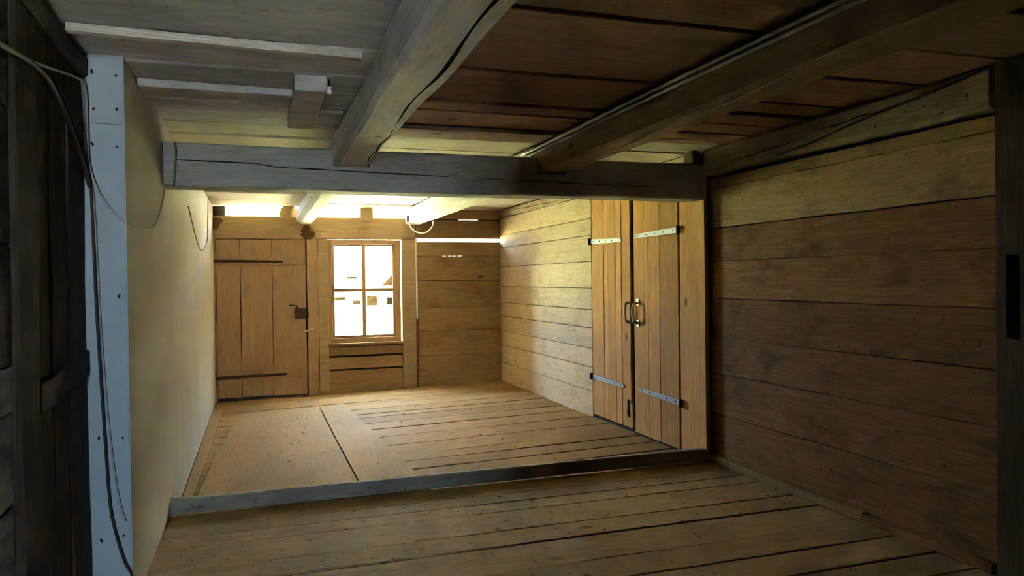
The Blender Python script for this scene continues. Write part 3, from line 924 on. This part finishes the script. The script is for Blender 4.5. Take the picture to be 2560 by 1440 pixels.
# ------------------------------------------------------------------ battens and block on the left ceiling
bt = []
secs = []
rnd = random.Random(3)
for k in range(29):
    u = k / 28
    x = -0.705 + 1.16 * u
    yc = 3.374 + 0.061 * u
    w0 = 0.045 + 0.008 * math.sin(u * 9) + (0.02 * math.exp(-((u - 0.42) / 0.06) ** 2)) + rnd.uniform(-0.003, 0.003)
    th = 0.035
    secs.append([(x, yc - 0.022 + rnd.uniform(-0.002, 0.002), ZC - 0.004), (x, yc - 0.016 + rnd.uniform(-0.004, 0.004), ZC - th), (x, yc - 0.016 + w0 * 0.75, ZC - th - 0.003), (x, yc + w0, ZC - 0.004)])
b1 = sweep('ceiling_batten', secs, ceil_pale, None, flip=True)
tag(b1, 'rough waney-edged batten nailed across the left ceiling, nearest the camera', 'batten', 'ceiling battens')
b2 = board('ceiling_batten', -0.56, 0.185, 4.15, 4.225, ZC - 0.045, ZC - 0.006, 'X', ceil_grey, None, jit=0.002, nseg=5, skew=0.03)
tag(b2, 'straight grey batten on the left ceiling running up to the small block', 'batten', 'ceiling battens')
bk = board('ceiling_block', 0.182, 0.335, 3.88, 4.84, 2.447, ZC - 0.006, 'Y', ceil_grey, None, jit=0.003, nseg=4, ch=0.004)
tag(bk, 'grey wooden block fixed under the left ceiling at the end of a batten', 'block')
b3 = board('ceiling_batten', 0.345, 0.492, 4.62, 4.66, ZC - 0.025, ZC - 0.006, 'X', ceil_grey, None, jit=0.002, nseg=3)
tag(b3, 'short pale batten between the block and the cracked joist', 'batten', 'ceiling battens')
ins = root('insulator', (0.352, 3.93, 2.47))
ins['space_root'] = 1
tube('porcelain_body', [(0, 0, -0.02), (0, 0, -0.005), (0, 0, 0.0), (0, 0, 0.015)], [0.012, 0.016, 0.010, 0.014], porcelain, ins, sides=10, n=2)
tube('screw', [(0, 0, 0.015), (0, 0, 0.055)], 0.004, iron_dark, ins, sides=6)
tag(ins, 'tiny white porcelain insulator beside the ceiling block', 'insulator')

# ------------------------------------------------------------------ block above the beam on the right
bb = board('packing_block', 3.34, 3.402, 5.30, 5.44, 2.406, ZC - 0.014, 'Z', post_dark, None, jit=0.002)
tag(bb, 'dark packing block on top of the cross beam at the right', 'block')

# ------------------------------------------------------------------ cables
# on the front panel
Yp = 3.775
c1 = tube('cable', [(-0.728, 3.30, 2.28), (-0.722, 3.55, 2.17), (-0.712, 3.76, 2.02), (-0.705, Yp, 1.95), (-0.699, Yp, 1.70), (-0.690, Yp, 1.336), (-0.667, Yp, 0.80), (-0.655, Yp, 0.55), (-0.64, Yp, 0.42), (-0.60, Yp, 0.25), (-0.565, Yp, 0.16), (-0.555, Yp, 0.0)], 0.0065, cable_dark)
tag(c1, 'black cable hanging down the bluish white panel', 'cable')
c2 = tube('cable', [(-0.70, Yp + 0.004, 1.98), (-0.688, Yp + 0.004, 1.70), (-0.678, Yp + 0.004, 1.35), (-0.655, Yp + 0.004, 0.90), (-0.62, Yp + 0.004, 0.55), (-0.59, Yp + 0.004, 0.42)], 0.004, cable_grey)
tag(c2, 'thin grey cable beside the black one on the white panel', 'cable')
c3 = tube('cable', [(-0.722, 2.85, 2.24), (-0.72, 3.2, 2.30), (-0.718, 3.68, 2.38), (-0.712, 3.74, 2.34), (-0.712, 3.76, 2.20), (-0.708, 3.76, 2.04), (-0.685, 3.765, 1.94), (-0.65, 3.77, 1.865), (-0.60, 3.77, 1.80), (-0.562, 3.84, 1.775), (-0.556, 4.2, 1.775), (-0.556, 4.58, 1.80), (-0.558, 4.9, 1.90), (-0.560, 5.15, 2.03), (-0.558, 5.245, 2.11)], 0.0055, cable_grey)
tag(c3, 'grey cable sagging from the dark wall across to the cross beam', 'cable')
c4 = tube('cable', [(-0.722, 2.5, 2.20), (-0.718, 3.0, 2.25), (-0.715, 3.3, 2.20), (-0.712, 3.6, 2.06), (-0.705, 3.76, 1.93)], 0.010, cable_dark)
tag(c4, 'thick black cable slanting over the dark left wall', 'cable')
c5 = tube('cable', [(-0.50, 5.262, 2.40), (-0.493, 5.258, 2.34), (-0.500, 5.258, 2.24), (-0.507, 5.262, 2.14), (-0.51, 5.27, 2.115)], 0.006, cable_brown)
tag(c5, 'dark cable looped over the left end of the cross beam', 'cable')
c6 = tube('cable', [(-0.562, 6.95, 2.15), (-0.560, 7.6, 1.95), (-0.560, 8.15, 1.845), (-0.560, 8.7, 1.86), (-0.560, 9.3, 1.98), (-0.560, 9.45, 2.15), (-0.560, 9.6, 2.52)], 0.005, cable_brown)
tag(c6, 'thin brown wire drooping in a loop on the cream wall', 'wire')
for k, (dz, lab) in enumerate(((2.475, 'upper of two cables along the side of the dark joist'), (2.445, 'lower of two cables along the side of the dark joist'))):
    c = tube('cable', [(1.978, 0.6, dz), (1.98, 2.0, dz - 0.004), (1.978, 3.5, dz + 0.003), (1.981, 4.6, dz - 0.002), (1.982, 5.6, dz)], 0.010, cable_grey)
    tag(c, lab, 'cable', 'joist cables')
c7 = tube('string', [(1.985, 2.2, 2.31), (2.02, 2.8, 2.284), (2.06, 3.6, 2.283), (2.12, 4.4, 2.283), (2.19, 4.95, 2.282), (2.215, 5.05, 2.30), (2.22, 5.2, 2.34)], 0.0025, cable_grey)
tag(c7, 'pale string slung along the underside of the dark joist', 'string')
c8 = tube('cable', [(3.413, 2.78, 2.505), (3.413, 3.0, 2.475), (3.412, 3.6, 2.415), (3.413, 4.0, 2.36), (3.415, 4.35, 2.33)], 0.007, cable_dark)
tag(c8, 'dark cord running along the timber plate of the right wall', 'cable')

# ------------------------------------------------------------------ pipe, bracket and white loop by the window
pp = root('conduit', (2.150, YB - 0.022, 0.0))
pp['space_root'] = 1
tube('white_conduit', [(-0.004, 0, 2.10), (0.0, 0, 1.5), (0.002, 0, 0.93)], 0.013, plastic_white, pp, sides=10)
p2 = tube('brown_pipe', [(0.002, 0, 0.93), (0.0, 0, 0.4), (0.0, 0, -0.03)], 0.017, pipe_rust, pp, sides=10)
p2['label'] = 'red-brown lower length of pipe'
for z in (0.25, 0.94):
    boxes('pipe_clip', [(-0.03, 0.024, -0.02, 0.02, z, z + 0.012)], steel, pp)
tag(pp, 'thin upright pipe right of the window, white above and red-brown below', 'pipe')
c9 = tube('cable', [(1.99, 10.45, 2.36), (2.0, 10.44, 2.30), (2.04, 10.42, 2.22), (2.12, 10.38, 2.165), (2.22, 10.30, 2.17), (2.28, 10.2, 2.24), (2.27, 10.1, 2.31)], 0.011, plastic_white)
tag(c9, 'white cable drooping in a loop under the joist end by the window', 'cable')
br = root('cable_bracket', (1.985, 10.45, 2.37))
br['space_root'] = 1
boxes('clamp', [(-0.022, 0.006, -0.04, 0.04, -0.05, 0.035)], steel, br)
tube('rod', [(-0.09, -0.01, 0.015), (0.0, -0.02, 0.02), (-0.02, -0.2, 0.02)], 0.006, iron_rust, br, sides=6, n=2)
tag(br, 'small metal bracket on the side of the joist end above the window', 'bracket')

# ------------------------------------------------------------------ litter on the floors
V, F = [], []
rnd = random.Random(44)
for k in range(90):
    if rnd.random() < 0.55:
        x, y = rnd.uniform(0.2, 3.3), rnd.uniform(5.7, 10.2)
        z = -0.012 - 0.021 * (XR - x) + (0.019 if x < 1.2 else 0.003)
    else:
        x, y, z = rnd.uniform(-0.3, 3.3), rnd.uniform(3.4, 5.2), 0.003
    a = rnd.uniform(0, 3.14)
    l_, w_ = (rnd.uniform(0.01, 0.045), rnd.uniform(0.002, 0.006)) if rnd.random() < 0.5 else (rnd.uniform(0.008, 0.02), rnd.uniform(0.006, 0.014))
    dx, dy = math.cos(a) * l_ / 2, math.sin(a) * l_ / 2
    ex, ey = -math.sin(a) * w_ / 2, math.cos(a) * w_ / 2
    n = len(V)
    for sz in (0, rnd.uniform(0.003, 0.007)):
        V += [(x - dx - ex, y - dy - ey, z + sz), (x + dx - ex, y + dy - ey, z + sz), (x + dx + ex, y + dy + ey, z + sz), (x - dx + ex, y - dy + ey, z + sz)]
    F += [(n, n + 3, n + 2, n + 1), (n + 4, n + 5, n + 6, n + 7)] + [(n + i, n + (i + 1) % 4, n + 4 + (i + 1) % 4, n + 4 + i) for i in range(4)]
lt_ = link('floor_litter', V, F, chip_mat)
tag(lt_, 'scattered straw and wood chips on the plank floors', 'litter', kind='stuff')

for o in bpy.data.objects:
    if 'space_root' in o:
        del o['space_root']
